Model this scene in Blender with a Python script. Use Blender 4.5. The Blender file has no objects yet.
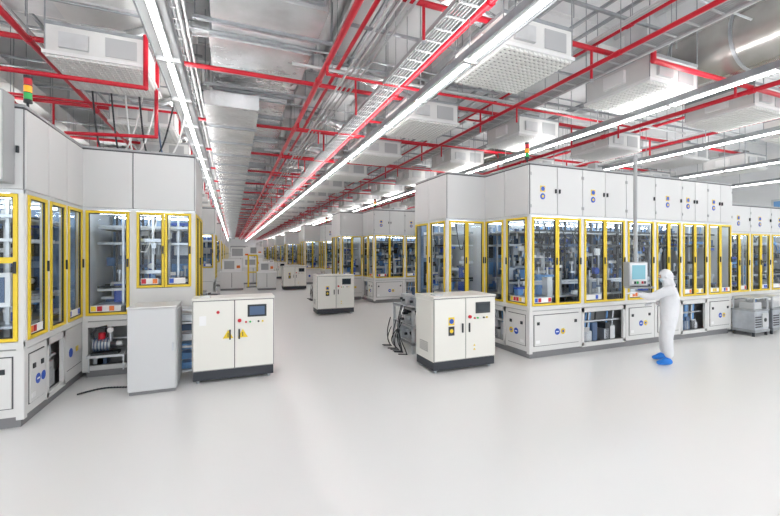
import bpy, bmesh, math, random
from mathutils import Vector, Matrix
random.seed(7)
scn = bpy.context.scene
H = 2.1

# ------------------------------------------------------------ materials
MATS = {}
def mat(name, col, rough=0.5, metal=0.0, emit=None, es=0.0, bump=None, var=None, spec=None):
    m = bpy.data.materials.new(name); m.use_nodes = True
    nt = m.node_tree; b = nt.nodes['Principled BSDF']
    b.inputs['Base Color'].default_value = (*col, 1)
    b.inputs['Roughness'].default_value = rough
    b.inputs['Metallic'].default_value = metal
    if spec is not None: b.inputs['Specular IOR Level'].default_value = spec
    if emit:
        b.inputs['Emission Color'].default_value = (*emit, 1)
        b.inputs['Emission Strength'].default_value = es
    tc = nt.nodes.new('ShaderNodeTexCoord')
    if var:
        n = nt.nodes.new('ShaderNodeTexNoise'); n.inputs['Scale'].default_value = var[0]
        n.inputs['Detail'].default_value = 3
        nt.links.new(tc.outputs['Object'], n.inputs['Vector'])
        r = nt.nodes.new('ShaderNodeValToRGB')
        k = var[1]
        r.color_ramp.elements[0].color = (*[max(0, c * (1 - k)) for c in col], 1)
        r.color_ramp.elements[1].color = (*[min(1, c * (1 + k)) for c in col], 1)
        r.color_ramp.elements[0].position = .3; r.color_ramp.elements[1].position = .7
        nt.links.new(n.outputs['Fac'], r.inputs['Fac'])
        nt.links.new(r.outputs['Color'], b.inputs['Base Color'])
    if bump:
        n = nt.nodes.new('ShaderNodeTexNoise'); n.inputs['Scale'].default_value = bump[0]
        nt.links.new(tc.outputs['Object'], n.inputs['Vector'])
        bp = nt.nodes.new('ShaderNodeBump'); bp.inputs['Strength'].default_value = bump[1]
        bp.inputs['Distance'].default_value = .02
        nt.links.new(n.outputs['Fac'], bp.inputs['Height'])
        nt.links.new(bp.outputs['Normal'], b.inputs['Normal'])
    MATS[name] = m
    return m
mat('white_paint', (.69, .69, .68), .35)
mat('top_paint', (.64, .645, .645), .35)
mat('cabinet_paint', (.76, .75, .70), .4)
mat('locker_paint', (.57, .58, .59), .4)
mat('panel_grey', (.38, .39, .40), .45)
mat('seam_dark', (.08, .08, .09), .6)
mat('plinth', (.22, .22, .23), .5)
mat('plinth_dark', (.03, .035, .045), .45)
mat('yellow', (.80, .58, .03), .4)
mat('steel', (.50, .53, .57), .28, .75, var=(4, .15))
mat('alu', (.62, .64, .66), .35, .5)
mat('dark', (.022, .027, .033), .45)
mat('mid', (.07, .12, .22), .45)
mat('inner_wall', (.20, .29, .42), .4, var=(2.5, .4))
mat('blue', (.02, .09, .50), .4)
mat('lightblue', (.14, .33, .64), .35)
mat('orange', (.85, .20, .03), .4)
mat('red', (.55, .008, .025), .35)
mat('green', (.02, .45, .10), .35)
mat('label_white', (.82, .82, .82), .5)
mat('galv', (.34, .36, .38), .4, .45, var=(5, .15))
mat('galv_light', (.60, .61, .62), .42, .3, var=(3, .10))
mat('tray_grey', (.46, .47, .48), .5, .2)
mat('unit_paint', (.70, .70, .69), .5, var=(2, .04))
mat('duct_steel', (.42, .41, .39), .26, .7, var=(1.5, .25), bump=(3, .25))
mat('foil', (.74, .75, .76), .27, .7, bump=(5, .7), var=(1.4, .2))
mat('ceiling_paint', (.70, .71, .72), .8, var=(.6, .06))
mat('beam_paint', (.78, .78, .78), .6)
mat('wall_paint', (.80, .81, .82), .6)
mat('grille_white', (.84, .84, .82), .5)
mat('grille_back', (.32, .33, .33), .6)
mat('screen_blue', (.05, .16, .2), .15, emit=(.25, .50, .60), es=.5)
mat('screen_dark', (.03, .04, .05), .12)
mat('lamp', (1, 1, 1), .5, emit=(1, .985, .96), es=15)
mat('ceiling_fill_glow', (1, 1, 1), .5, emit=(1, .99, .97), es=17)  # added fill glow that brightens the ceiling, not a real fitting
mat('interior_fill_glow', (1, 1, 1), .5, emit=(.84, .92, 1), es=11)  # added fill glow that brightens machine interiors, not a known lamp
mat('amber', (.9, .35, .01), .3, emit=(.9, .35, .01), es=.3)
mat('coverall', (.72, .73, .76), .75, bump=(14, .8))
mat('overshoe', (.02, .22, .75), .5, bump=(25, .4))
mat('glove', (.80, .82, .86), .5)
mat('skin', (.62, .38, .28), .5)
mat('mask', (.60, .74, .84), .7)
mat('hair', (.04, .025, .02), .6)
mat('eye_white', (.85, .85, .85), .2)
# glass (thin pane: transparent with an angle-dependent mirror coat)
g = bpy.data.materials.new('glass'); g.use_nodes = True
nt = g.node_tree; nt.nodes.clear()
o = nt.nodes.new('ShaderNodeOutputMaterial'); mx = nt.nodes.new('ShaderNodeMixShader')
tr = nt.nodes.new('ShaderNodeBsdfTransparent'); gl = nt.nodes.new('ShaderNodeBsdfGlossy')
ge = nt.nodes.new('ShaderNodeNewGeometry'); dp = nt.nodes.new('ShaderNodeVectorMath'); dp.operation = 'DOT_PRODUCT'
nt.links.new(ge.outputs['Incoming'], dp.inputs[0]); nt.links.new(ge.outputs['Normal'], dp.inputs[1])
def math_node(op, a, bval=None, rev=False):
    n_ = nt.nodes.new('ShaderNodeMath'); n_.operation = op
    nt.links.new(a, n_.inputs[1 if rev else 0])
    if bval is not None: n_.inputs[0 if rev else 1].default_value = bval
    return n_.outputs[0]
ab = math_node('ABSOLUTE', dp.outputs['Value']); iv = math_node('SUBTRACT', ab, 1.0, True)
pw = math_node('POWER', iv, 4.0); ml = math_node('MULTIPLY', pw, .5); ad = math_node('ADD', ml, .03)
tr.inputs['Color'].default_value = (.93, .97, 1.0, 1); gl.inputs['Roughness'].default_value = .03
nt.links.new(ad, mx.inputs[0]); nt.links.new(tr.outputs[0], mx.inputs[1])
nt.links.new(gl.outputs[0], mx.inputs[2]); nt.links.new(mx.outputs[0], o.inputs[0])
MATS['glass'] = g
# floor: plain white epoxy, barely perceptible very broad tone drift
f = mat('floor_epoxy', (.80, .803, .80), .25, spec=.5)
nt = f.node_tree; b = nt.nodes['Principled BSDF']
tc = nt.nodes['Texture Coordinate']
sx = nt.nodes.new('ShaderNodeSeparateXYZ'); nt.links.new(tc.outputs['Object'], sx.inputs[0])
mr = nt.nodes.new('ShaderNodeMapRange'); mr.inputs['From Min'].default_value = -10; mr.inputs['From Max'].default_value = 24
nt.links.new(sx.outputs['X'], mr.inputs['Value'])
r = nt.nodes.new('ShaderNodeValToRGB')
r.color_ramp.elements[0].color = (.79, .80, .80, 1); r.color_ramp.elements[1].color = (.81, .805, .79, 1)
nt.links.new(mr.outputs[0], r.inputs[0]); nt.links.new(r.outputs[0], b.inputs['Base Color'])

# ------------------------------------------------------------ mesh builder
class MB:
    def __init__(s): s.v = []; s.f = []; s.m = []; s.sm = []; s.names = []; s.T = None
    def mi(s, n):
        if n not in s.names: s.names.append(n)
        return s.names.index(n)
    def P(s, p): return s.T(p) if s.T else tuple(p)
    def box(s, a0, a1, b0, b1, c0, c1, m):
        i = len(s.v)
        for z in (c0, c1):
            for x, y in ((a0, b0), (a1, b0), (a1, b1), (a0, b1)): s.v.append(s.P((x, y, z)))
        k = s.mi(m)
        for q in ((0, 3, 2, 1), (4, 5, 6, 7), (0, 1, 5, 4), (1, 2, 6, 5), (2, 3, 7, 6), (3, 0, 4, 7)):
            s.f.append([i + j for j in q]); s.m.append(k); s.sm.append(False)
    def pane(s, a0, a1, b, c0, c1, m):
        i = len(s.v)
        for x, z in ((a0, c0), (a1, c0), (a1, c1), (a0, c1)): s.v.append(s.P((x, b, z)))
        s.f.append([i, i + 1, i + 2, i + 3]); s.m.append(s.mi(m)); s.sm.append(False)
    def cyl(s, p0, p1, r, m, n=8, r2=None):
        p0 = Vector(s.P(p0)); p1 = Vector(s.P(p1)); d = (p1 - p0)
        if d.length < 1e-6: return
        d.normalize(); a = d.orthogonal().normalized(); c = d.cross(a)
        r2 = r if r2 is None else r2; k = s.mi(m)
        ring = []
        for rep in range(2):
            i = len(s.v); ring.append(i)
            for p, rr in ((p0, r), (p1, r2)):
                for j in range(n):
                    t = 2 * math.pi * j / n
                    s.v.append(tuple(p + (a * math.cos(t) + c * math.sin(t)) * rr))
        i = ring[0]
        for j in range(n):
            q = (j + 1) % n
            s.f.append([i + j, i + q, i + n + q, i + n + j]); s.m.append(k); s.sm.append(True)
        i = ring[1]
        s.f.append([i + n - 1 - j for j in range(n)]); s.m.append(k); s.sm.append(False)
        s.f.append([i + n + j for j in range(n)]); s.m.append(k); s.sm.append(False)
    def pipe(s, pts, r, m, n=8):
        for a, b_ in zip(pts, pts[1:]): s.cyl(a, b_, r, m, n)
        for p in pts[1:-1]: s.ball(p, r * 1.12, m)
    def ball(s, p, r, m, n=8, k=5):
        c = Vector(s.P(p)); i = len(s.v); mi = s.mi(m)
        s.v.append(tuple(c + Vector((0, 0, -r))))
        for a in range(1, k):
            ph = -math.pi / 2 + math.pi * a / k
            for j in range(n):
                t = 2 * math.pi * j / n
                s.v.append(tuple(c + Vector((math.cos(ph) * math.cos(t), math.cos(ph) * math.sin(t), math.sin(ph))) * r))
        s.v.append(tuple(c + Vector((0, 0, r)))); top = len(s.v) - 1
        for j in range(n):
            q = (j + 1) % n
            s.f.append([i, i + 1 + q, i + 1 + j]); s.m.append(mi); s.sm.append(True)
            for a in range(k - 2):
                s.f.append([i + 1 + a * n + j, i + 1 + a * n + q, i + 1 + (a + 1) * n + q, i + 1 + (a + 1) * n + j]); s.m.append(mi); s.sm.append(True)
            s.f.append([top, i + 1 + (k - 2) * n + j, i + 1 + (k - 2) * n + q]); s.m.append(mi); s.sm.append(True)
    def tri(s, pts, th, m):
        i = len(s.v)
        for p in pts: s.v.append(s.P(p))
        for p in pts: s.v.append(s.P((p[0], p[1] + th, p[2])))
        k = s.mi(m)
        for q in ([0, 1, 2], [5, 4, 3], [0, 3, 4, 1], [1, 4, 5, 2], [2, 5, 3, 0]):
            s.f.append([i + j for j in q]); s.m.append(k); s.sm.append(False)
    def mesh(s, name):
        me = bpy.data.meshes.new(name)
        me.from_pydata(s.v, [], s.f)
        for nme in s.names: me.materials.append(MATS[nme])
        me.polygons.foreach_set('material_index', s.m)
        me.polygons.foreach_set('use_smooth', s.sm)
        bm = bmesh.new(); bm.from_mesh(me); bmesh.ops.recalc_face_normals(bm, faces=bm.faces); bm.to_mesh(me); bm.free()
        me.update(); return me
    def obj(s, name, loc=(0, 0, 0), bevel=0, parent=None):
        ob = bpy.data.objects.new(name, s.mesh(name)); scn.collection.objects.link(ob); ob.location = loc
        if bevel:
            bv = ob.modifiers.new('bevel', 'BEVEL'); bv.width = bevel; bv.segments = 2; bv.limit_method = 'ANGLE'
        if parent: ob.parent = parent
        return ob
def inst(src, loc, name=None, rot=0):
    ob = bpy.data.objects.new(name or src.name.split('.')[0], src.data); scn.collection.objects.link(ob)
    ob.location = loc; ob.rotation_euler = (0, 0, rot)
    for m_ in src.modifiers:
        bv = ob.modifiers.new(m_.name, m_.type)
        bv.width = m_.width; bv.segments = m_.segments; bv.limit_method = m_.limit_method
    return ob
def face(ox, oy, u, nrm):
    return lambda p: (ox + u[0] * p[0] + nrm[0] * p[1], oy + u[1] * p[0] + nrm[1] * p[1], p[2])

# ------------------------------------------------------------ room shell
X0, X1, Y0, Y1, ZC = -10.0, 24.0, -4.0, 100.0, 7.2
def simple(name, *a):
    mb = MB(); mb.box(*a); return mb.obj(name)
simple('floor', X0, X1, Y0, Y1, -.1, 0, 'floor_epoxy')
simple('ceiling', X0, X1, Y0, Y1, ZC, ZC + .1, 'ceiling_paint')
simple('wall_back', X0, X1, Y1, Y1 + .2, 0, ZC, 'wall_paint')
simple('wall_left', X0 - .2, X0, Y0, Y1, 0, ZC, 'wall_paint')
simple('wall_right', X1, X1 + .2, Y0, Y1, 0, ZC, 'wall_paint')

# ------------------------------------------------------------ machines
def emblem(mb, u, z, s=.12):
    mb.box(u - s * .5, u + s * .5, .02, .026, z + s * .2, z + s * 1.2, 'yellow')
    mb.cyl((u, .024, z + s * .7), (u, .03, z + s * .7), s * .4, 'blue', 10)
    mb.cyl((u, .018, z - s * .55), (u, .026, z - s * .55), s * .52, 'blue', 12)
    mb.cyl((u, .024, z - s * .55), (u, .03, z - s * .55), s * .24, 'yellow', 8)
def stickers(mb, u, z, rnd, w=.3):
    cols = ['label_white', 'orange', 'yellow', 'red', 'blue', 'label_white', 'label_white']
    n_ = max(2, min(5, int(w / .085)))
    mb.box(u - .008, u + n_ * .085, .010, .013, z - .012, z + .092, 'label_white')
    for i in range(n_):
        mb.box(u + i * .085, u + i * .085 + .07, .013, .017, z, z + .08, rnd.choice(cols))
def handle(mb, u, z, h=.12):
    mb.box(u - .012, u + .012, .02, .05, z - h / 2, z + h / 2, 'dark')
def window(mb, u0, u1, z0, z1, rnd, fw=.039, st=True, mid=False):
    L = [(u0, u1, z0, z0 + fw), (u0, u1, z1 - fw, z1), (u0, u0 + fw, z0 + fw, z1 - fw), (u1 - fw, u1, z0 + fw, z1 - fw)]
    if mid: L.append((u0 + fw, u1 - fw, z0 + (z1 - z0) * .53, z0 + (z1 - z0) * .53 + fw * 1.8))
    for a in L: mb.box(a[0], a[1], -.02, .03, a[2], a[3], 'yellow')
    mb.pane(u0 + fw, u1 - fw, .004, z0 + fw, z1 - fw, 'glass')
    gq = .012
    for a in ((u0 + fw, u0 + fw + gq, z0 + fw, z1 - fw), (u1 - fw - gq, u1 - fw, z0 + fw, z1 - fw), (u0 + fw, u1 - fw, z0 + fw, z0 + fw + gq), (u0 + fw, u1 - fw, z1 - fw - gq, z1 - fw)):
        mb.box(a[0], a[1], -.01, .012, a[2], a[3], 'dark')
    handle(mb, u1 - fw * .5, (z0 + z1) / 2, .14)
    if st: stickers(mb, u0 + fw + .03, z0 + fw + .03, rnd, u1 - u0 - 2 * fw - .03)
def face_panels(mb, T, bays, ztop, rnd, zw0=1.03, zw1=2.80):
    mb.T = T
    u = 0
    for by in bays:
        w = by['w']; u1 = u + w
        nt_ = by.get('top', 1); tw = w / nt_
        if nt_:
            mb.box(u, u1, -.02, -.005, zw1 + .04, ztop, 'seam_dark')
            for i in range(nt_):
                a = u + i * tw
                mb.box(a + .008, a + tw - .008, -.01, .02, zw1 + .05, ztop - .03, 'top_paint')
                if by.get('handles', True):
                    handle(mb, a + (.05 if i % 2 else tw - .05), (zw1 + ztop) / 2, .08)
                    for z in (zw1 + .2, ztop - .2):
                        q = a + (tw - .02 if i % 2 else .02); mb.box(q - .01, q + .01, .02, .03, z - .03, z + .03, 'panel_grey')
                if by.get('emblem', True) and i == by.get('ei', 0):
                    emblem(mb, a + tw * .45, (zw1 + ztop) / 2 - .05)
        for a in (u, u1 - .05):
            mb.box(a, a + .05, -.06, .012, .97, zw1 + .04, 'white_paint')
        mb.box(u, u1, -.05, .014, zw1 - .0, zw1 + .045, 'alu')
        mb.box(u, u1, -.05, .02, .95, zw0, 'white_paint')
        z0 = by.get('wz0', zw0)
        if z0 > zw0 + .1: mb.box(u + .05, u1 - .05, -.03, .012, zw0, z0, 'white_paint')
        n_ = by.get('n', 2)
        if n_:
            ww = (w - .10) / n_
            for i in range(n_):
                window(mb, u + .05 + i * ww + .004, u + .05 + (i + 1) * ww - .004, z0 + .01, zw1 - .01, rnd, st=rnd.random() < .75, mid=by.get('mid', False))
        else:
            mb.box(u + .05, u1 - .05, -.03, .01, zw0, zw1, 'white_paint')
        lo = by.get('low', 'door')
        if lo == 'door':
            mb.box(u + .01, u1 - .01, -.03, .0, .14, .93, 'white_paint')
            mb.box(u + .10, u1 - .10, .0, .006, .24, .86, 'seam_dark')
            mb.box(u + .112, u1 - .112, .0, .018, .252, .848, 'white_paint')
            for a in (u + .2, u1 - .2): mb.box(a - .03, a + .03, .018, .03, .66, .72, 'dark')
            mb.cyl((u + w * .5, .016, .5), (u + w * .5, .022, .5), .065, 'blue', 14); mb.box(u + w * .5 - .035, u + w * .5 + .035, .022, .024, .49, .51, 'label_white')
            mb.cyl((u + w * .5 + .15, .016, .5), (u + w * .5 + .15, .022, .5), .06, 'yellow' if rnd.random() < .5 else 'blue', 14)
            mb.cyl((u + w * .5 + .15, .02, .5), (u + w * .5 + .15, .025, .5), .025, 'blue', 10)
            mb.box(u + .14, u + .24, .018, .022, .3, .36, 'label_white')
        elif lo == 'plain':
            mb.box(u + .01, u1 - .01, -.03, .0, .14, .93, 'white_paint')
            mb.cyl((u + w * .3, .0, .55), (u + w * .3, .006, .55), .07, 'blue', 12)
            mb.box(u + .05, u1 - .05, 0, .004, .3, .306, 'seam_dark')
            mb.box(u + w * .6, u + w * .6 + .1, 0, .005, .52, .6, 'yellow')
        elif lo == 'open':
            mb.box(u, u + .07, -.05, .0, .14, .93, 'white_paint'); mb.box(u1 - .07, u1, -.05, .0, .14, .93, 'white_paint')
            mb.box(u, u1, -.05, .0, .84, .93, 'white_paint')
            mb.box(u, u1, -.05, .0, .12, .2, 'white_paint')
            for k in range(8 if by.get('junk', True) else 2):
                a = u + .15 + (w - .3) * rnd.random()
                mb.box(a - .07, a + .07, -.3, -.08, .2, .3 + .3 * rnd.random(), rnd.choice(['steel', 'mid', 'dark', 'alu', 'panel_grey']))
                mb.cyl((a, -.12, .25), (a + .1, -.15, .8), .02, rnd.choice(['steel', 'lightblue', 'dark']), 6)
            mb.cyl((u + .1, -.1, .62), (u1 - .1, -.1, .62), .025, 'steel', 8)
        u = u1
    mb.T = None
def clutter(mb, x0, x1, y0, y1, z0, z1, rnd, dens=1.0):
    W = x1 - x0; D = y1 - y0
    for k in range(max(2, int(D / .4))):
        y = y0 + D * (k + .5) / max(2, int(D / .4))
        for z in (z0 + .45, z0 + .5, z1 - .55, z1 - .25):
            mb.box(x0, x1, y - .02, y + .02, z - .02, z + .02, rnd.choice(['alu', 'steel', 'dark']))
    mb.box(x0, x1, y0 + .05, y1, z0 + .18, z0 + .21, 'steel')
    mb.box(x0, x1, y0 + .3, y1, z1 - .3, z1 - .27, 'panel_grey')
    cnt = int(W * D * 24 * dens)
    cols = ['steel', 'alu', 'mid', 'dark', 'lightblue', 'label_white', 'steel', 'blue', 'mid', 'alu', 'dark', 'lightblue', 'steel']
    for k in range(cnt):
        x = x0 + .1 + (W - .2) * rnd.random(); y = y0 + (D - .15) * rnd.random(); c = rnd.choice(cols)
        t = rnd.random()
        if t < .22:
            h = .25 + rnd.random() * .5; w = .03 + .07 * rnd.random()
            mb.box(x - w, x + w, y, y + w * 2, z0 + .2, z0 + h, c)
            mb.box(x - w * 1.8, x + w * 1.8, y, y + w * 1.6, z0 + h, z0 + h + .04, rnd.choice(cols))
            mb.cyl((x, y + w, z0 + h), (x, y + w, z0 + h + .22), .022, 'steel', 8)
            mb.cyl((x, y + w, z0 + h + .2), (x, y + w, z0 + h + .26), .045, rnd.choice(cols), 10)
        elif t < .38:
            mb.box(x - .018, x + .018, y - .018, y + .018, z0, z1, rnd.choice(['alu', 'steel', 'dark']))
        elif t < .6:
            z = z0 + .3 + (z1 - z0 - .4) * rnd.random(); l = .08 + .2 * rnd.random()
            mb.box(max(x0, x - l), min(x1, x + l), y, y + .07, z - .03, z + .03, c)
            mb.cyl((x, y + .03, z), (x, y + .03, z - .25), .02, rnd.choice(cols), 8)
            mb.box(x - .035, x + .035, y, y + .07, z - .14, z - .05, rnd.choice(cols))
        elif t < .74:
            z = z0 + .4 + (z1 - z0 - .6) * rnd.random()
            mb.cyl((x, y, z), (x, y + .12, z), .035 + .05 * rnd.random(), c, 12)
            mb.box(x - .04, x + .04, y + .05, y + .13, z - .25, z + .06, rnd.choice(cols))
        elif t < .88:
            pts = []; a = .12 + .2 * rnd.random(); dd = .25 + .5 * rnd.random()
            for j in range(6):
                tt = j / 5
                pts.append((min(x1, max(x0, x + a * 2 * (tt - .5))), y, z1 - .05 - dd * math.sin(math.pi * tt)))
            mb.pipe(pts, .011, rnd.choice(['dark', 'lightblue', 'dark', 'dark', 'label_white']), 5)
        else:
            z = z0 + .1 + (z1 - z0 - .4) * rnd.random()
            mb.box(x - .06, x + .06, y, y + .06, z, z + .15, rnd.choice(['label_white', 'screen_dark', 'blue', 'mid', 'label_white', 'dark']))
def block(mb, x0, x1, y0, y1, ztop, faces, rnd, dens=1.0, depth=1.9, zw1=2.80):
    mb.box(x0 + .05, x1 - .05, y0 + .05, y1 - .05, 0, .13, 'plinth')
    ins = lambda k: .42 if k in faces else .02
    mb.box(x0 + ins('left'), x1 - ins('right'), y0 + ins('front'), y1 - .02, .13, .93, 'panel_grey')
    mb.box(x0 + .02, x1 - .02, y0 + .02, y1 - .02, .92, .985, 'panel_grey')
    mb.box(x0 + .025, x1 - .025, y0 + .025, y1 - .012, zw1 + .02, ztop, 'panel_grey')
    mb.box(x0 - .01, x1 + .01, y0 - .01, y1 + .01, ztop, ztop + .03, 'panel_grey')
    for (x, y) in ((x0, y0), (x1 - .08, y0), (x0, y1 - .08), (x1 - .08, y1 - .08)):
        mb.box(x + .002, x + .078, y + .002, y + .078, .1, zw1 + .03, 'white_paint')
    yb = min(y1 - .05, y0 + depth)
    mb.box(x0 + .08, x1 - .08, yb, yb + .03, .98, zw1, 'inner_wall')
    x = x0 + .15
    while x < x1 - .5:
        ww = .3 + .25 * rnd.random()
        for z0, z1 in ((1.25, 1.85), (1.95, 2.6)):
            if z1 < zw1:
                mb.box(x, x + ww, yb - .02, yb, z0, z1, rnd.choice(['mid', 'alu', 'panel_grey', 'dark', 'lightblue', 'lightblue', 'label_white']))
                mb.box(x + .05, x + ww - .05, yb - .05, yb - .02, z0 + .08, z0 + .3, rnd.choice(['steel', 'dark', 'label_white', 'alu']))
        x += ww + .06
    if 'left' not in faces: mb.box(x0, x0 + .03, y0 + .08, y1 - .08, .1, zw1 + .03, 'white_paint')
    if 'right' not in faces: mb.box(x1 - .03, x1, y0 + .08, y1 - .08, .1, zw1 + .03, 'white_paint')
    mb.box(x0 + .08, x1 - .08, y1 - .03, y1, .1, zw1 + .03, 'white_paint')
    clutter(mb, x0 + .12, x1 - .12, y0 + .12, yb - .05, .985, zw1, rnd, dens)
    mb.box(x0 + .2, x1 - .2, y0 + .14, y0 + .19, zw1 - .05, zw1 - .02, 'interior_fill_glow')  # invented glowing bars under the top, added to lift the dark interior
    mb.box(x0 + .2, x1 - .2, yb - .4, yb - .35, zw1 - .05, zw1 - .02, 'interior_fill_glow')
    if 'front' in faces: face_panels(mb, face(x0, y0, (1, 0), (0, -1)), faces['front'], ztop, rnd, zw1=zw1)
    if 'left' in faces: face_panels(mb, face(x0, y0, (0, 1), (-1, 0)), faces['left'], ztop, rnd, zw1=zw1)
    if 'right' in faces: face_panels(mb, face(x1, y0, (0, 1), (1, 0)), faces['right'], ztop, rnd, zw1=zw1)
def tower(mb, x, y, z):
    mb.cyl((x, y, z), (x, y, z + .12), .014, 'dark', 8)
    mb.cyl((x, y, z + .1), (x, y, z + .14), .045, 'dark', 14)
    zz = z + .14
    for c in ('green', 'amber', 'red'):
        mb.cyl((x, y, zz), (x, y, zz + .08), .042, c, 14); mb.cyl((x, y, zz + .08), (x, y, zz + .09), .043, 'dark', 14); zz += .09
    mb.cyl((x, y, zz), (x, y, zz + .025), .043, 'dark', 14)

def right_machine():
    rnd = random.Random(11); mb = MB()
    front = [dict(w=1.38, n=2, top=2, low='door'), dict(w=1.30, n=2, top=2, low='open'),
             dict(w=.95, n=1, top=1, low='door', emblem=False), dict(w=.95, n=2, top=1, low='door', ei=0),
             dict(w=1.0, n=2, top=2, low='open'), dict(w=1.02, n=2, top=2, low='door')]
    left = [dict(w=.72, n=1, top=1, low='door', emblem=False, handles=False), dict(w=.72, n=1, top=1, low='open', emblem=False, handles=False),
            dict(w=2.0, n=0, top=2, low='plain', emblem=False, handles=False)]
    block(mb, 0, 6.6, 0, 3.44, 3.83, {'front': front, 'left': left}, rnd, 1.0)
    block(mb, -1.01, -.002, 1.43, 3.0, 3.83, {'front': [dict(w=1.008, n=2, top=1, low='plain', emblem=False, handles=False)],
          'left': [dict(w=.8, n=1, top=1, low='door', emblem=False, handles=False), dict(w=.77, n=1, top=1, low='open', emblem=False, handles=False)]}, rnd, 1.0, depth=1.4)
    block(mb, 6.62, 10.6, .1, 3.2, 3.35, {'front': [dict(w=1.0, n=2, top=1, low='door'), dict(w=1.0, n=2, top=1, low='open'), dict(w=.98, n=1, top=1, low='door'), dict(w=1.0, n=2, top=1, low='door')]}, rnd, .8, zw1=2.6)
    tower(mb, .12, .2, 3.86)
    mb.cyl((.1, .35, 3.9), (6.5, .35, 3.9), .02, 'steel', 6)
    for x in (1.3, 2.7, 4.1, 5.5): mb.box(x - .15, x + .15, .6, 1.0, 3.86, 4.02, 'galv_light')
    return mb.obj('assembly_machine')
RM = right_machine(); RM.location = (5.37, 6.0, 0)
for k in range(1, 9): inst(RM, (5.37, 6.0 + 8.97 * k, 0))

def left_machine():
    rnd = random.Random(5); mb = MB()
    side = [dict(w=.62, n=1, top=1, low='door', emblem=False, handles=False), dict(w=.62, n=1, top=1, low='open', emblem=False, handles=False),
            dict(w=.69, n=1, top=1, low='plain', emblem=False, handles=False)]
    block(mb, -2.6, 0, 0, 4.2, 3.83, {'right': side, 'front': [dict(w=.85, n=1, top=1, low='door'), dict(w=.85, n=1, top=1, low='open'), dict(w=.9, n=1, top=1, low='door', emblem=False, mid=True)]}, rnd, 1.0)
    mb.box(-.62, -.08, -.28, -.025, 2.9, 3.93, 'panel_grey'); mb.T = face(-.62, -.28, (1, 0), (0, -1))
    mb.box(.01, .53, 0, .015, 2.92, 3.91, 'top_paint'); handle(mb, .46, 3.35, .12); mb.T = None
    mb.box(-.75, -.15, .05, .12, 1.45, 1.85, 'label_white'); mb.box(-.7, -.2, .035, .05, 1.5, 1.8, 'mid')
    block(mb, .002, 1.67, 1.93, 3.6, 3.83, {'front': [dict(w=.72, n=1, top=1, low='open', junk=False, emblem=False, handles=False), dict(w=.948, n=2, top=1, low='plain', wz0=1.47, emblem=False, handles=False)],
          'right': [dict(w=.84, n=1, top=1, low='open', emblem=False, handles=False), dict(w=.83, n=1, top=1, low='door', emblem=False, handles=False)]}, rnd, 1.0, depth=1.5)
    mb.cyl((.18, 1.86, .56), (.42, 1.86, .56), .10, 'steel', 16); mb.cyl((.42, 1.86, .56), (.5, 1.86, .56), .07, 'dark', 14)
    for i in range(5): mb.cyl((.2 + i * .045, 1.86, .56), (.215 + i * .045, 1.86, .56), .115, 'mid', 16)
    mb.cyl((.5, 1.86, .56), (.58, 1.86, .56), .045, 'alu', 12)
    mb.box(.16, .54, 1.76, 1.95, .4, .44, 'dark'); mb.cyl((.3, 1.83, .66), (.3, 1.83, .76), .05, 'red', 12)
    mb.cyl((.42, 1.84, .6), (.42, 1.84, .8), .03, 'steel', 10); mb.cyl((.42, 1.84, .8), (.42, 1.80, .8), .045, 'label_white', 12)
    mb.pipe([(.2, 1.84, .62), (.16, 1.84, .74), (.22, 1.86, .83), (.36, 1.88, .86)], .018, 'dark', 8)
    mb.box(.1, .62, 1.76, 2.2, .36, .4, 'alu')
    for x in (.12, .6): mb.box(x, x + .02, 1.78, 1.8, .13, .36, 'alu')
    tower(mb, -.06, .25, 3.86)
    return mb.obj('processing_machine')
LM = left_machine(); LM.location = (-2.3, 5.95, 0)
for k in range(1, 9): inst(LM, (-2.3, 5.95 + 8.97 * k, 0))

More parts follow.
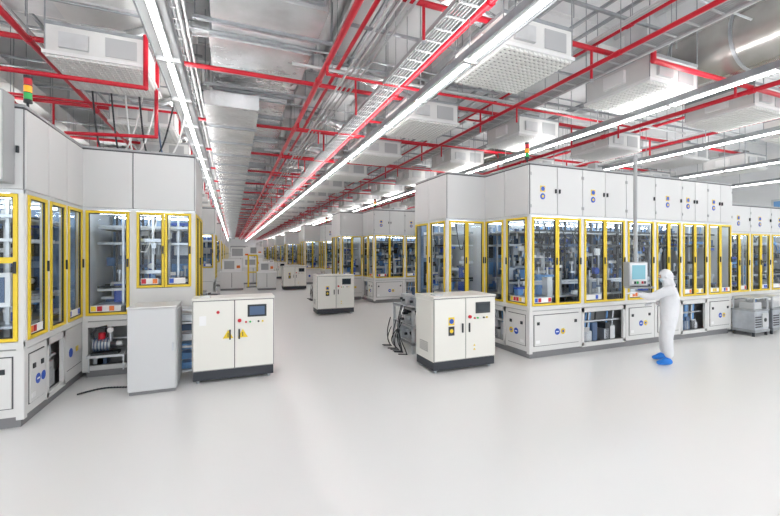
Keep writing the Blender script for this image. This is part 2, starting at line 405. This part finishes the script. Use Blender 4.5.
# ------------------------------------------------------------ cabinets
def control_cabinet(name, w, d, h, loc, style=0):
    mb = MB()
    for x in (.08, w - .08):
        for y in (.08, d - .08):
            mb.cyl((x, y, 0), (x, y, .06), .03, 'steel', 10)
    mb.box(.01, w - .01, .01, d - .01, .05, .2, 'plinth_dark')
    mb.box(0, w, 0, d, .2, h, 'cabinet_paint')
    mb.box(-.01, w + .01, -.02, d + .01, h, h + .025, 'cabinet_paint')
    mb.T = face(0, 0, (1, 0), (0, -1))
    mb.box(.004, w - .004, 0, .006, .205, h - .01, 'seam_dark')
    for a, c in ((.014, w / 2 - .007), (w / 2 + .007, w - .014)):
        mb.box(a, c, 0, .018, .215, h - .02, 'cabinet_paint')
    for u in (w / 2 - .07, w / 2 + .07):
        mb.box(u - .012, u + .012, .018, .04, .68, .84, 'dark')
    mb.box(w * .66, w * .9, .018, .03, h - .3, h - .1, 'dark'); mb.box(w * .685, w * .875, .03, .034, h - .27, h - .13, 'screen_dark' if style else 'mid')
    for i in range(5):
        mb.cyl((w * .64 + i * .065, .018, h - .38), (w * .64 + i * .065, .04, h - .38), .016, ['red', 'green', 'label_white', 'dark', 'yellow'][i], 10)
    mb.cyl((w * .56, .018, h - .35), (w * .56, .05, h - .35), .03, 'red', 12)
    if style == 0:
        for u in (w * .42, w * .60):
            mb.tri([(u - .08, .018, .70), (u + .08, .018, .70), (u, .018, .84)], .004, 'yellow')
            mb.box(u - .006, u + .006, .022, .024, .72, .79, 'dark')
        mb.box(.1, .2, .018, .022, h - .4, h - .25, 'label_white')
        mb.cyl((w * .3, .018, h - .2), (w * .3, .03, h - .2), .025, 'red', 10)
    else:
        u = w * .27
        mb.box(u - .06, u + .06, .018, .022, .82, .96, 'yellow'); mb.cyl((u, .022, .89), (u, .026, .89), .045, 'blue', 12)
        mb.box(u - .06, u + .06, .018, .022, .64, .8, 'dark'); mb.cyl((u, .022, .72), (u, .026, .72), .035, 'yellow', 12)
        for z in (.35, .42): mb.tri([(w * .62, .018, z), (w * .66, .018, z), (w * .64, .018, z + .04)], .003, 'yellow')
    mb.T = face(0, 0, (0, 1), (-1, 0))
    mb.box(.04, d - .04, 0, .01, .24, h - .05, 'cabinet_paint')
    for i in range(6): mb.box(.18, d - .18, .01, .014, .35 + i * .03, .36 + i * .03, 'seam_dark')
    mb.T = None
    mb.box(.1, .25, .12, .3, h + .025, h + .05, 'alu')
    return mb.obj(name, loc, bevel=.004)
control_cabinet('control_cabinet', 1.24, .5, 1.33, (-.58, 6.85, 0), 0)
C2 = control_cabinet('control_cabinet', 1.28, .68, 1.30, (3.2, 5.9, 0), 1)
for y in (12.8, 22.0, 31.0, 40): inst(C2, (2.6, y, 0), 'control_cabinet')
mb = MB(); w, d, h = .63, .62, 1.27
mb.box(.02, w - .02, .02, d - .02, 0, .05, 'plinth')
mb.box(0, w, 0, d, .05, h, 'locker_paint'); mb.box(-.008, w + .008, -.02, d + .005, h, h + .02, 'white_paint')
mb.box(.01, w - .01, -.02, 0, .06, h - .01, 'locker_paint'); mb.box(w - .05, w - .035, -.045, -.02, .62, .74, 'steel')
mb.box(w, w + .015, .06, d - .06, .1, h - .05, 'panel_grey')
mb.obj('storage_locker', (-1.41, 6.66, 0), bevel=.006)

# equipment stand with cabling beside the middle cabinet
def stand(loc):
    mb = MB(); rnd = random.Random(3)
    for x in (0, .7):
        for y in (0, 1.0): mb.box(x, x + .05, y, y + .05, 0, .95, 'alu')
    for z in (.2, .55, .92):
        mb.box(0, .75, 0, 1.05, z, z + .025, 'panel_grey')
        mb.box(0, .75, 0, .03, z - .03, z + .03, 'alu'); mb.box(0, .03, 0, 1.05, z - .03, z + .03, 'alu')
    for z in (.225, .575, .945):
        for k in range(9):
            x = .02 + .48 * rnd.random(); y = .03 + .8 * rnd.random()
            hh = .1 + (.2 if z < .9 else .12) * rnd.random()
            mb.box(x, x + .2, y, y + .18, z, z + hh, rnd.choice(['dark', 'mid', 'steel', 'panel_grey', 'alu', 'galv_light']))
            mb.cyl((x + .1, y, z + hh * .5), (x + .1, y - .05, z + hh * .5), .03, 'steel', 10)
            mb.cyl((x, y + .1, z + hh * .5), (x - .05, y + .1, z + hh * .5), .03, 'dark', 10)
    for k in range(9):
        x, y = -.05 - .04 * rnd.random(), .1 + .9 * rnd.random(); pts = []
        am = .08 + .2 * rnd.random(); zt = [.95, .6, .4][k % 3]
        for j in range(9):
            t = j / 8
            pts.append((x - .05 * t, y + am * math.sin(4 * t), max(.02, zt * (1 - t) + .02 - .12 * math.sin(math.pi * t))))
        pts.append((pts[-1][0] - .15, pts[-1][1] + .1, .015))
        mb.pipe(pts, .010, 'dark', 6)
    mb.obj('equipment_stand', loc)
stand((3.42, 7.2, 0)); stand((3.4, 16.6, 0)); stand((-.95, 9.8, 0))

mb = MB(); rnd = random.Random(2)
for x in (0, .3):
    for y in (0, .3): mb.box(x, x + .03, y, y + .03, 0, 1.15, 'alu')
for z in (.1, .5, .9, 1.12): mb.box(0, .33, 0, .33, z, z + .03, 'alu')
for k in range(6): mb.box(.05, .26, .05, .28, .14 + k * .16, .24 + k * .16, rnd.choice(['lightblue', 'mid', 'steel', 'dark']))
mb.obj('pump_rack', (-.84, 7.30, 0))

mb = MB()
for x in (0, .55):
    for y in (0, .4):
        mb.cyl((x + .04, y + .05, 0), (x + .04, y + .05, .1), .03, 'dark', 10)
mb.box(0, .65, 0, .5, .1, .16, 'galv'); mb.box(.02, .63, .02, .48, .16, .62, 'steel')
for k in range(5): mb.box(.06, .3, .005, .02, .22 + k * .06, .25 + k * .06, 'seam_dark')
mb.box(.34, .6, .0, .02, .22, .56, 'galv_light'); mb.cyl((.45, -.01, .4), (.45, .0, .4), .05, 'dark', 12)
mb.box(0, .65, 0, .5, .62, .66, 'galv')
for x in (.02, .6): mb.box(x, x + .03, .02, .05, .66, .95, 'alu'); mb.box(x, x + .03, .45, .48, .66, .95, 'alu')
mb.box(.02, .63, .02, .48, .93, .96, 'alu'); mb.box(.15, .5, .1, .4, .66, .82, 'galv_light')
T1 = mb.obj('feeder_unit', (11.95, 5.5, 0)); inst(T1, (12.75, 5.5, 0))

def bench(name, loc, w, d, h, up):
    mb = MB()
    mb.box(.02, w - .02, .02, d - .02, 0, .1, 'plinth'); mb.box(0, w, 0, d, .1, h, 'white_paint')
    mb.box(-.02, w + .02, -.02, d + .02, h, h + .04, 'label_white')
    mb.box(w * .48, w * .5, -.005, 0, .15, h - .05, 'seam_dark')
    mb.box(.1, w - .1, d * .4, d * .9, h + .04, h + up, 'label_white')
    mb.box(.2, w * .6, d * .4 - .02, d * .4, h + .15, h + up - .1, 'panel_grey')
    mb.box(w * .7, w * .85, d * .4 - .03, d * .4, h + .2, h + .35, 'orange')
    return mb.obj(name, loc, bevel=.01)
bench('inspection_bench', (-.6, 23, 0), 1.2, .8, 1.0, .7)
bench('inspection_bench', (.6, 27, 0), 1.4, .8, 1.1, .6)
bench('inspection_bench', (1.3, 22.5, 0), 1.0, .8, .95, .6)
bench('inspection_bench', (-.2, 36, 0), 1.8, .9, 1.6, .9)
bench('inspection_bench', (1.3, 45, 0), 2.0, .9, 1.8, .9)
bench('inspection_bench', (-.4, 55, 0), 4.0, .9, 2.0, 1.0)
mb = MB()
for x in (0, .5): mb.cyl((x, 0, 0), (x, 0, 1.9), .05, 'yellow', 12)
mb.cyl((0, 0, 1.9), (.5, 0, 1.9), .05, 'yellow', 12); mb.cyl((0, 0, .9), (.5, 0, .9), .04, 'yellow', 12)
mb.box(-.1, .6, -.1, .1, 0, .04, 'dark')
mb.obj('safety_barrier', (.9, 24.6, 0))

# ------------------------------------------------------------ HMI pendant
mb = MB(); hx, hy = 7.47, 5.36
mb.cyl((hx, hy, 1.9), (hx, hy, 4.02), .035, 'panel_grey', 14)
mb.cyl((hx, hy, 4.0), (hx, 6.3, 4.0), .035, 'panel_grey', 14); mb.ball((hx, hy, 4.0), .045, 'panel_grey')
mb.box(hx - .1, hx + .1, 6.2, 6.4, 3.86, 4.06, 'panel_grey')
a = math.radians(-8)
def TP(p):
    return (hx + p[0] * math.cos(a) - p[1] * math.sin(a), hy + p[0] * math.sin(a) + p[1] * math.cos(a), p[2])
mb.T = TP
mb.box(-.23, .23, -.07, .06, 1.42, 1.9, 'panel_grey')
mb.box(-.21, .21, -.08, -.07, 1.44, 1.88, 'alu')
mb.box(-.16, .16, -.085, -.08, 1.56, 1.84, 'screen_blue')
for i in range(6): mb.box(-.17 + i * .06, -.13 + i * .06, -.088, -.08, 1.47, 1.52, ['label_white', 'dark', 'green', 'label_white', 'red', 'dark'][i])
mb.box(-.25, .25, -.20, .02, 1.385, 1.42, 'panel_grey')
for i in range(10):
    for j in range(3): mb.box(-.2 + i * .04, -.17 + i * .04, -.18 + j * .04, -.15 + j * .04, 1.42, 1.428, 'dark')
mb.T = None
mb.obj('operator_terminal')

# ------------------------------------------------------------ ceiling services
LB = 2.6
for a_, w in ((-4.6, .2), (-.79, .30), (3.0, .22), (7.2, .2), (10.9, .18), (14.6, .18), (18.5, .18)):
    mb = MB(); z = H + LB
    mb.box(a_ - w / 2, a_ + w / 2, -2, 98, z + .03, z + .07, 'tray_grey')
    for s in (-1, 1): mb.box(a_ + s * w / 2 - .01, a_ + s * w / 2 + .01, -2, 98, z - .01, z + .09, 'galv')
    mb.box(a_ - .045, a_ + .045, -2, 98, z + .0, z + .03, 'beam_paint')
    mb.box(a_ - .022, a_ + .022, -2, 98, z - .03, z + .0, 'lamp')
    mb.box(a_ - .06, a_ + .06, -2, 98, z + .07, z + .085, 'ceiling_fill_glow')  # added emitter on the tray top, unseen from below, lights the deck
    y = 0
    while y < 98:
        mb.box(a_ - w / 2, a_ + w / 2, y - .03, y + .03, z - .034, z + .03, 'galv_light')
        mb.cyl((a_, y, z + .09), (a_, y, ZC), .008, 'galv', 5)
        y += 1.5
    mb.obj('strip_light')

mb = MB(); w = .62
mb.box(-w, w, -w, w, .04, .5, 'unit_paint')
mb.box(-w - .03, w + .03, -w - .03, w + .03, .03, .08, 'beam_paint')
mb.box(-w - .01, w + .01, -w - .01, w + .01, .46, .51, 'galv')
mb.box(-w + .04, w - .04, -w + .04, w - .04, .02, .045, 'grille_back')
for i in range(15):
    t = -w + .03 + i * (2 * w - .06) / 14
    mb.box(t - .014, t + .014, -w, w, 0, .03, 'grille_white')
    mb.box(-w, w, t - .014, t + .014, 0, .028, 'grille_white')
mb.box(-.3, .3, -.3, .3, .5, .7, 'foil')
for x in (-w, w):
    for y in (-w, w): mb.cyl((x, y, .06), (x, y, ZC - (H + 2.8)), .01, 'galv', 5)
mb.box(-w - .06, -w, -.2, .2, .15, .38, 'label_white')
mb.box(-.45, -.1, -w - .05, -w, .14, .36, 'galv_light'); mb.box(.1, .5, -w - .012, -w, .12, .4, 'tray_grey')
VU = mb.obj('ventilation_unit', (4.05, 4.95, H + 2.8))
for k in range(0, 28):
    for x in (4.05, 7.0, 10.0, 13.1, 16.3, -1.85, -5.2):
        if k == 0 and x == 4.05: continue
        y = 4.95 + 3.15 * k + (-.5 if x < 0 else 0)
        if k == 0 and x < 0: continue
        inst(VU, (x, y, H + 2.8))

# main foil duct
mb = MB(); rnd = random.Random(9); y = 1.0; i = 0
while y < 97:
    L = 1.25; dz = [0, .12, .0, .22, .1][i % 5]; sx = [0, .0, -.12, -.05, .05][i % 5]
    mb.box(-.36 + sx, 1.36 + sx, y, y + L - .03, 5.75 + dz, 6.4 + dz, 'foil')
    mb.box(-.40 + sx, 1.40 + sx, y + L - .06, y + L, 5.7 + dz, 6.45 + dz, 'galv')
    if i % 2 == 0:
        mb.box(-.55, 1.6, y + .5, y + .56, 5.62, 5.67, 'galv')
        for x in (-.52, 1.57): mb.cyl((x, y + .53, 5.6), (x, y + .53, ZC), .01, 'galv', 5)
    y += L; i += 1
for k in range(0, 28):
    y = 4.95 + 3.15 * k
    mb.cyl((1.35, y, 6.05), (1.75, y, 6.05), .17, 'galv_light', 16); mb.cyl((1.5, y, 6.05), (1.55, y, 6.05), .19, 'galv', 16)
    mb.pipe([(1.7, y, 6.05), (2.5, y, 6.0), (3.3, y, 5.72), (3.75, y, 5.58)], .13, 'foil', 12)
    mb.pipe([(-.3, y - .5, 6.05), (-.8, y - .5, 6.0), (-1.6, y - .5, 5.62)], .13, 'foil', 12)
mb.obj('air_duct')
mb = MB()
for k in range(10):
    y = 9.6 + k * 9
    mb.box(1.5, 9, y, y + .7, 6.15, 6.5, 'galv_light')
    for x in range(2, 9): mb.box(x, x + .04, y - .03, y + .73, 6.12, 6.53, 'galv')
    mb.box(-6, -.6, y - 2, y - 1.3, 6.1, 6.45, 'galv_light')
mb.obj('branch_duct')
# white plenum duct over the left-hand filter units
mb = MB()
for k in range(24):
    y = 3.2 + 4 * k
    mb.box(-2.5, -1.25, y, y + 3.95, 5.86, 6.3, 'unit_paint'); mb.box(-2.54, -1.21, y + 3.92, y + 4.0, 5.82, 6.34, 'galv_light')
    mb.box(-5.9, -4.6, y, y + 3.95, 5.86, 6.3, 'unit_paint')
mb.obj('branch_duct')
mb = MB()
for k in range(60):
    y = 9 + k * 1.5
    mb.box(-.55, .55, y, y + 1.44, 5.2, 5.5, 'foil'); mb.box(-.58, .58, y + 1.44, y + 1.5, 5.17, 5.53, 'galv')
mb.obj('air_duct')
mb = MB(); dx, dz = 8.25, H + 3.68
mb.cyl((dx, -3.5, dz), (dx, 5.3, dz), .54, 'duct_steel', 44)
for k in range(9): mb.cyl((dx, -3 + k * .98, dz), (dx, -2.95 + k * .98, dz), .555, 'galv', 44)
mb.cyl((dx, 5.25, dz), (dx, 5.33, dz), .58, 'galv', 44)
mb.box(dx - .5, dx + .5, 5.33, 6.1, dz - .5, dz + .5, 'duct_steel'); mb.box(dx - .3, dx + .3, 5.45, 5.95, dz + .5, ZC, 'galv_light')
mb.obj('round_duct')
mb = MB(); mb.cyl((8.6, 9, H + 3.45), (8.6, 60, H + 3.45), .25, 'duct_steel', 20)
for k in range(34): mb.cyl((8.6, 9.5 + k * 1.5, H + 3.45), (8.6, 9.55 + k * 1.5, H + 3.45), .265, 'galv', 20)
mb.obj('round_duct')

# beams
mb = MB()
for k in range(24):
    y = 2.2 + k * 4.2
    mb.box(X0, X1, y - .1, y + .1, ZC - .03, ZC, 'beam_paint'); mb.box(X0, X1, y - .02, y + .02, ZC - .4, ZC - .03, 'beam_paint'); mb.box(X0, X1, y - .1, y + .1, ZC - .43, ZC - .4, 'beam_paint')
for x in (-6, -2.4, 2.2, 5.2, 8.2, 11.6, 15, 18.5):
    mb.box(x - .03, x + .03, -3, 99, ZC - .2, ZC, 'galv_light')
mb.obj('ceiling_beam')
mb = MB()
for k in range(60):
    y = 1.4 + k * 1.6
    z = H + 3.75 + .1 * (k % 3)
    for xa, xb in ((1.7, 7.6), (8.9, 17)) if y < 6.2 else ((1.7, 17),): mb.box(xa, xb, y, y + .045, z, z + .045, 'galv')
for k in range(60):
    y = 1.4 + k * 1.6
    mb.box(-7, -.6, y, y + .045, H + 4.25, H + 4.295, 'galv')
for x in (2.3, 2.5, 4.9, 5.7, 6.1, 8.95, 9.1, 11.4, 12.2, 15, -1.1, -3.2, -3.5, -6.2):
    mb.box(x, x + .045, -2, 98, H + 4.05, H + 4.1, 'galv')
for k in range(32):
    y = 1.4 + k * 3.2
    for x in (1.9, 5.0, 7.5, 11.2, -3.0): mb.cyl((x, y, H + 3.7), (x, y, ZC), .01, 'galv', 5)
mb.obj('strut_channel')
mb = MB(); rnd = random.Random(21)
for x, z in ((2.05, 3.3), (2.15, 3.3), (2.25, 3.3), (5.45, 3.45), (5.52, 3.45), (6.0, 3.1), (11.7, 3.2), (-.62, 3.4), (-.7, 3.4), (-2.9, 3.4), (1.75, 2.95)):
    mb.cyl((x, -2, H + z), (x, 98, H + z), .02, 'galv_light', 6)
for k in range(30):
    y = 3.4 + k * 3.15 + rnd.random() * .6
    z = H + 3.5 + rnd.random() * .18
    mb.cyl((-8, y, z), (18 if k > 0 else 7.5, y, z), .018, 'galv', 6)
    if k % 2: mb.cyl((1, y + .2, z - .2), (12, y + .2, z - .2), .03, 'galv_light', 6)
mb.obj('electrical_conduit')
mb = MB()
for x, z in ((5.75, 3.15), (-.95, 3.55), (2.5, 3.0)):
    for s in (0, .3): mb.box(x + s, x + s + .015, -2, 98, H + z, H + z + .07, 'tray_grey')
    y = -2
    while y < 60: mb.box(x, x + .3, y, y + .03, H + z, H + z + .015, 'tray_grey'); y += .3
    for s in (.05, .1, .15, .2, .25): mb.cyl((x + s, -2, H + z + .03), (x + s, 98, H + z + .03), .018, 'panel_grey', 5)
mb.obj('cable_tray')
# sprinkler pipes
mb = MB()
for x, z, r_ in ((1.5, 3.2, .05), (3.05, 3.2, .06), (1.85, 3.45, .035), (5.65, 3.5, .045), (8.9, 2.98, .045), (12, 3.2, .04), (-2.75, 3.1, .045), (-4.2, 3.1, .04), (2.85, 3.45, .03), (5.4, 3.0, .035), (10.9, 3.5, .04), (-.98, 3.25, .03)):
    mb.cyl((x, -2, H + z), (x, 97, H + z), r_, 'red', 10)
    y = 1
    while y < 97: mb.cyl((x, y, H + z), (x, y + .1, H + z), r_ * 1.3, 'red', 10); mb.cyl((x, y, H + z), (x, y, ZC), .007, 'galv', 5); y += 3.1
for k in range(30):
    y = 4.7 + k * 3.1
    if k:
        mb.cyl((-8, y, H + 3.36), (17, y, H + 3.36), .042, 'red', 10)
    else:
        mb.cyl((-8, y, H + 3.36), (6.2, y, H + 3.36), .042, 'red', 10)
        mb.pipe([(6.2, y, H + 3.36), (6.2, 4.15, H + 3.36), (6.2, 4.15, H + 3.04), (17, 4.15, H + 3.04)], .042, 'red', 10)
    for x in (-3.7, -1.2, 2.4, 5.5):
        mb.pipe([(x, y, H + 3.36), (x, y, H + 2.85)], .022, 'red', 8)
        mb.cyl((x, y, H + 2.81), (x, y, H + 2.85), .03, 'steel', 8)
    for x in (8.4, 11.5):
        yq, zq = (y, H + 3.36) if k else (4.15, H + 3.04)
        mb.pipe([(x, yq, zq), (x, yq, H + 2.8)], .022, 'red', 8)
    yy = 6.52 + 3.15 * k
    mb.pipe([(1.5, yy, H + 3.2), (1.5, yy, H + 3.02), (8.9, yy, H + 3.02)], .026, 'red', 8)
    for x in (2.0, 5.5, 8.5): mb.pipe([(x, yy, H + 3.02), (x, yy, H + 2.7)], .018, 'red', 8)
    if k % 2: mb.pipe([(-.98, yy, H + 3.25), (-.98, yy, H + 3.05), (-4.2, yy, H + 3.05)], .026, 'red', 8)
    if k % 3 == 1:
        mb.pipe([(3.05, y + 1.2, H + 3.2), (4.9, y + 1.2, H + 3.2), (4.9, y + 1.2, H + 3.6), (7.5, y + 1.2, H + 3.6)], .03, 'red', 8)
mb.pipe([(-3.4, 6.9, H + 2.5), (-1.22, 6.9, H + 2.5), (-1.22, 6.9, H + 3.3)], .035, 'red', 8)
mb.pipe([(-1.22, 7.8, H + 3.3), (-1.22, 7.8, H + 2.0), (-2.6, 7.8 + .3, H + 2.0)], .03, 'red', 8)
mb.obj('sprinkler_pipe')
mb = MB(); rnd = random.Random(4)
for k in range(9):
    x = -2.1 + k * .12; y = 8.3 + .1 * (k % 3); pts = []
    for j in range(15):
        t = j / 14
        pts.append((x + .5 * t * (1 if k % 2 else -.4), y, 4.0 + (1.35 - .04 * k) * (t ** 1.5) - .35 * math.sin(math.pi * t)))
    pts[0] = (x, y, 3.83)
    mb.pipe(pts, .016, ['dark', 'label_white', 'dark', 'label_white', 'label_white', 'dark', 'dark', 'label_white', 'mid'][k], 6)
mb.obj('supply_hose')
mb = MB(); pts = []
for j in range(20):
    t = j / 19
    pts.append((-2.1 + .8 * t, 7.0 + .1 * math.sin(5 * t) + .2 * t, .015))
mb.pipe(pts, .013, 'dark', 6)
mb.obj('floor_cable')

# ------------------------------------------------------------ person
def skin_obj(name, V, E, R, mname, parent, sub=2, root=0):
    me = bpy.data.meshes.new(name); me.from_pydata(V, E, [])
    ob = bpy.data.objects.new(name, me); scn.collection.objects.link(ob)
    sm = ob.modifiers.new('skin', 'SKIN'); sm.use_smooth_shade = True
    for i, rr in enumerate(R):
        rr = rr if isinstance(rr, tuple) else (rr, rr)
        me.skin_vertices[0].data[i].radius = rr
        me.skin_vertices[0].data[i].use_root = (i == root)
    ss = ob.modifiers.new('sub', 'SUBSURF'); ss.levels = sub; ss.render_levels = sub
    me.materials.append(MATS[mname]); ob.parent = parent
    return ob
W = bpy.data.objects.new('cleanroom_worker', None); scn.collection.objects.link(W)
W.location = (7.60, 4.80, 0)
fx, fy = -.516, .857
W.rotation_euler = (0, 0, math.atan2(-fx, fy))
V = [(0, 0, .93), (0, -.01, 1.08), (0, -.015, 1.24), (0, 0, 1.38), (0, .01, 1.47), (0, .02, 1.54),
     (-.18, 0, 1.40), (-.235, .25, 1.25), (-.30, .47, 1.31),
     (.18, 0, 1.40), (.29, -.02, 1.13), (.20, .22, 1.10),
     (-.12, .0, .80), (-.15, .03, .49), (-.17, -.02, .13),
     (.12, .0, .80), (.16, .07, .49), (.19, .07, .13)]
E = [(0, 1), (1, 2), (2, 3), (3, 4), (4, 5), (3, 6), (6, 7), (7, 8), (3, 9), (9, 10), (10, 11), (0, 12), (12, 13), (13, 14), (0, 15), (15, 16), (16, 17)]
R = [(.205, .17), (.19, .16), (.215, .17), (.18, .14), (.085, .085), (.08, .08),
     (.10, .10), (.08, .08), (.05, .05), (.10, .10), (.085, .085), (.05, .05),
     (.135, .135), (.105, .105), (.08, .08), (.135, .135), (.105, .105), (.08, .08)]
skin_obj('coverall_body', V, E, R, 'coverall', W)
for s, ax, ay in ((-1, -.17, -.02), (1, .19, .07)):
    skin_obj('overshoe', [(ax, ay - .05, .075), (ax, ay + .04, .06), (ax + s * .01, ay + .14, .045), (ax + s * .015, ay + .21, .04), (ax, ay, .16)],
             [(0, 1), (1, 2), (2, 3), (1, 4)], [(.06, .062), (.06, .058), (.06, .044), (.05, .035), (.078, .078)], 'overshoe', W)
def hand(base, d, up, side, curl, nm):
    d = Vector(d).normalized(); up = Vector(up); up = (up - d * up.dot(d)).normalized(); sd = d.cross(up) * side
    b0 = Vector(base)
    V = [b0 - d * .02, b0 + d * .03, b0 + d * .085]; R = [(.028, .024), (.034, .02), (.038, .016)]
    skin_obj(nm + '_palm', [tuple(v) for v in V], [(0, 1), (1, 2)], R, 'glove', W)
    lens = [.072, .08, .074, .058]
    for i in range(4):
        o_ = (i - 1.5) * .019
        p = b0 + d * (.075 - abs(i - 1.2) * .004) + sd * o_
        pts = [p]; ang = .15; dirv = d
        for sg, fr_ in enumerate((.45, .32, .23)):
            ang += curl[sg]
            dirv = (d * math.cos(ang) - up * math.sin(ang)).normalized()
            pts.append(pts[-1] + dirv * lens[i] * fr_)
        skin_obj(nm + '_finger', [tuple(v) for v in pts], [(0, 1), (1, 2), (2, 3)], [.0095, .009, .0085, .0075], 'glove', W, 1)
    p = b0 + d * .02 - sd * .025
    pts = [p, p + (d * .5 - sd * .7 - up * .2).normalized() * .035, p + (d * .5 - sd * .7 - up * .2).normalized() * .035 + (d * .9 - sd * .2 - up * .3).normalized() * .03]
    pts.append(pts[-1] + (d - up * .4).normalized() * .024)
    skin_obj(nm + '_thumb', [tuple(v) for v in pts], [(0, 1), (1, 2), (2, 3)], [.012, .011, .010, .0085], 'glove', W, 1)
hand((-.315, .52, 1.32), (-.2, .95, .1), (0, 0, 1), -1, (.3, .45, .4), 'left_hand')
hand((.17, .27, 1.095), (-.4, .9, .0), (0, 0, 1), 1, (.4, .5, .5), 'right_hand')
bm = bmesh.new(); bmesh.ops.create_uvsphere(bm, u_segments=40, v_segments=28, radius=1)
for v in bm.verts:
    x, y, z = v.co
    zz = z * .145
    wx = .10 * (1 - .16 * max(0, -z))
    yy = y * (.112 if y > 0 else .125) * (1 - .12 * max(0, -z) * (1 if y < 0 else .3))
    if y > 0 and abs(x) < .18 and -.32 < z < .12:
        t = (1 - abs(x) / .18) * (1 - abs((z + .12)) / .24 if abs(z + .12) < .24 else 0)
        yy += .02 * max(0, t)
    v.co = (x * wx, yy, zz)
me = bpy.data.meshes.new('head'); bm.to_mesh(me); bm.free()
for nme in ('coverall', 'skin', 'mask'): me.materials.append(MATS[nme])
for p in me.polygons:
    p.use_smooth = True; c = p.center
    if c.y > .045 and abs(c.x) < .065 and -.09 < c.z < .055: p.material_index = 1
    if c.y > .035 and abs(c.x) < .07 and -.10 < c.z < -.012: p.material_index = 2
hd = bpy.data.objects.new('hooded_head', me); scn.collection.objects.link(hd); hd.parent = W; hd.location = (0, .045, 1.635); hd.rotation_euler = (math.radians(-8), 0, math.radians(8))
mb = MB()
for s in (-1, 1):
    mb.ball((s * .032, .096, .012), .014, 'eye_white', 12, 8); mb.ball((s * .032, .107, .012), .006, 'dark', 8, 6)
    mb.box(s * .032 - .018, s * .032 + .018, .098, .107, .036, .042, 'hair')
    mb.ball((s * .094, .0, -.005), .022, 'coverall', 8, 6)
mb.box(-.025, .025, .098, .106, -.075, -.068, 'mask')
e = mb.obj('face_features', (0, 0, 0)); e.parent = hd
skin_obj('hood_collar', [(0, -.015, 1.42), (0, 0, 1.49), (0, .02, 1.56), (0, .03, 1.62)], [(0, 1), (1, 2), (2, 3)], [(.16, .13), (.12, .11), (.10, .105), (.095, .105)], 'coverall', W)

# ------------------------------------------------------------ right wall details
mb = MB()
for k in range(8):
    y = 4 + k * 4
    mb.box(X1 - .06, X1 - .0, y, y + 2.4, 3.2, 4.6, 'alu'); mb.box(X1 - .08, X1 - .06, y + .1, y + 2.3, 3.3, 4.5, 'lightblue')
mb.obj('window_1')

# ------------------------------------------------------------ world, camera
w = bpy.data.worlds.new('World'); scn.world = w; w.use_nodes = True
w.node_tree.nodes['Background'].inputs[0].default_value = (.95, .98, 1, 1)
w.node_tree.nodes['Background'].inputs[1].default_value = 1.5
cd = bpy.data.cameras.new('camera'); cam = bpy.data.objects.new('camera', cd); scn.collection.objects.link(cam)
cd.sensor_width = 36; cd.lens = 389 / 780 * 36; cd.shift_y = -6 / 780; cd.clip_end = 300
cam.location = (0, 0, H); cam.rotation_euler = (math.pi / 2, 0, -math.atan2(158, 389))
scn.camera = cam
scn.view_settings.view_transform = 'Standard'
scn.view_settings.look = 'None'
scn.view_settings.exposure = 0.4
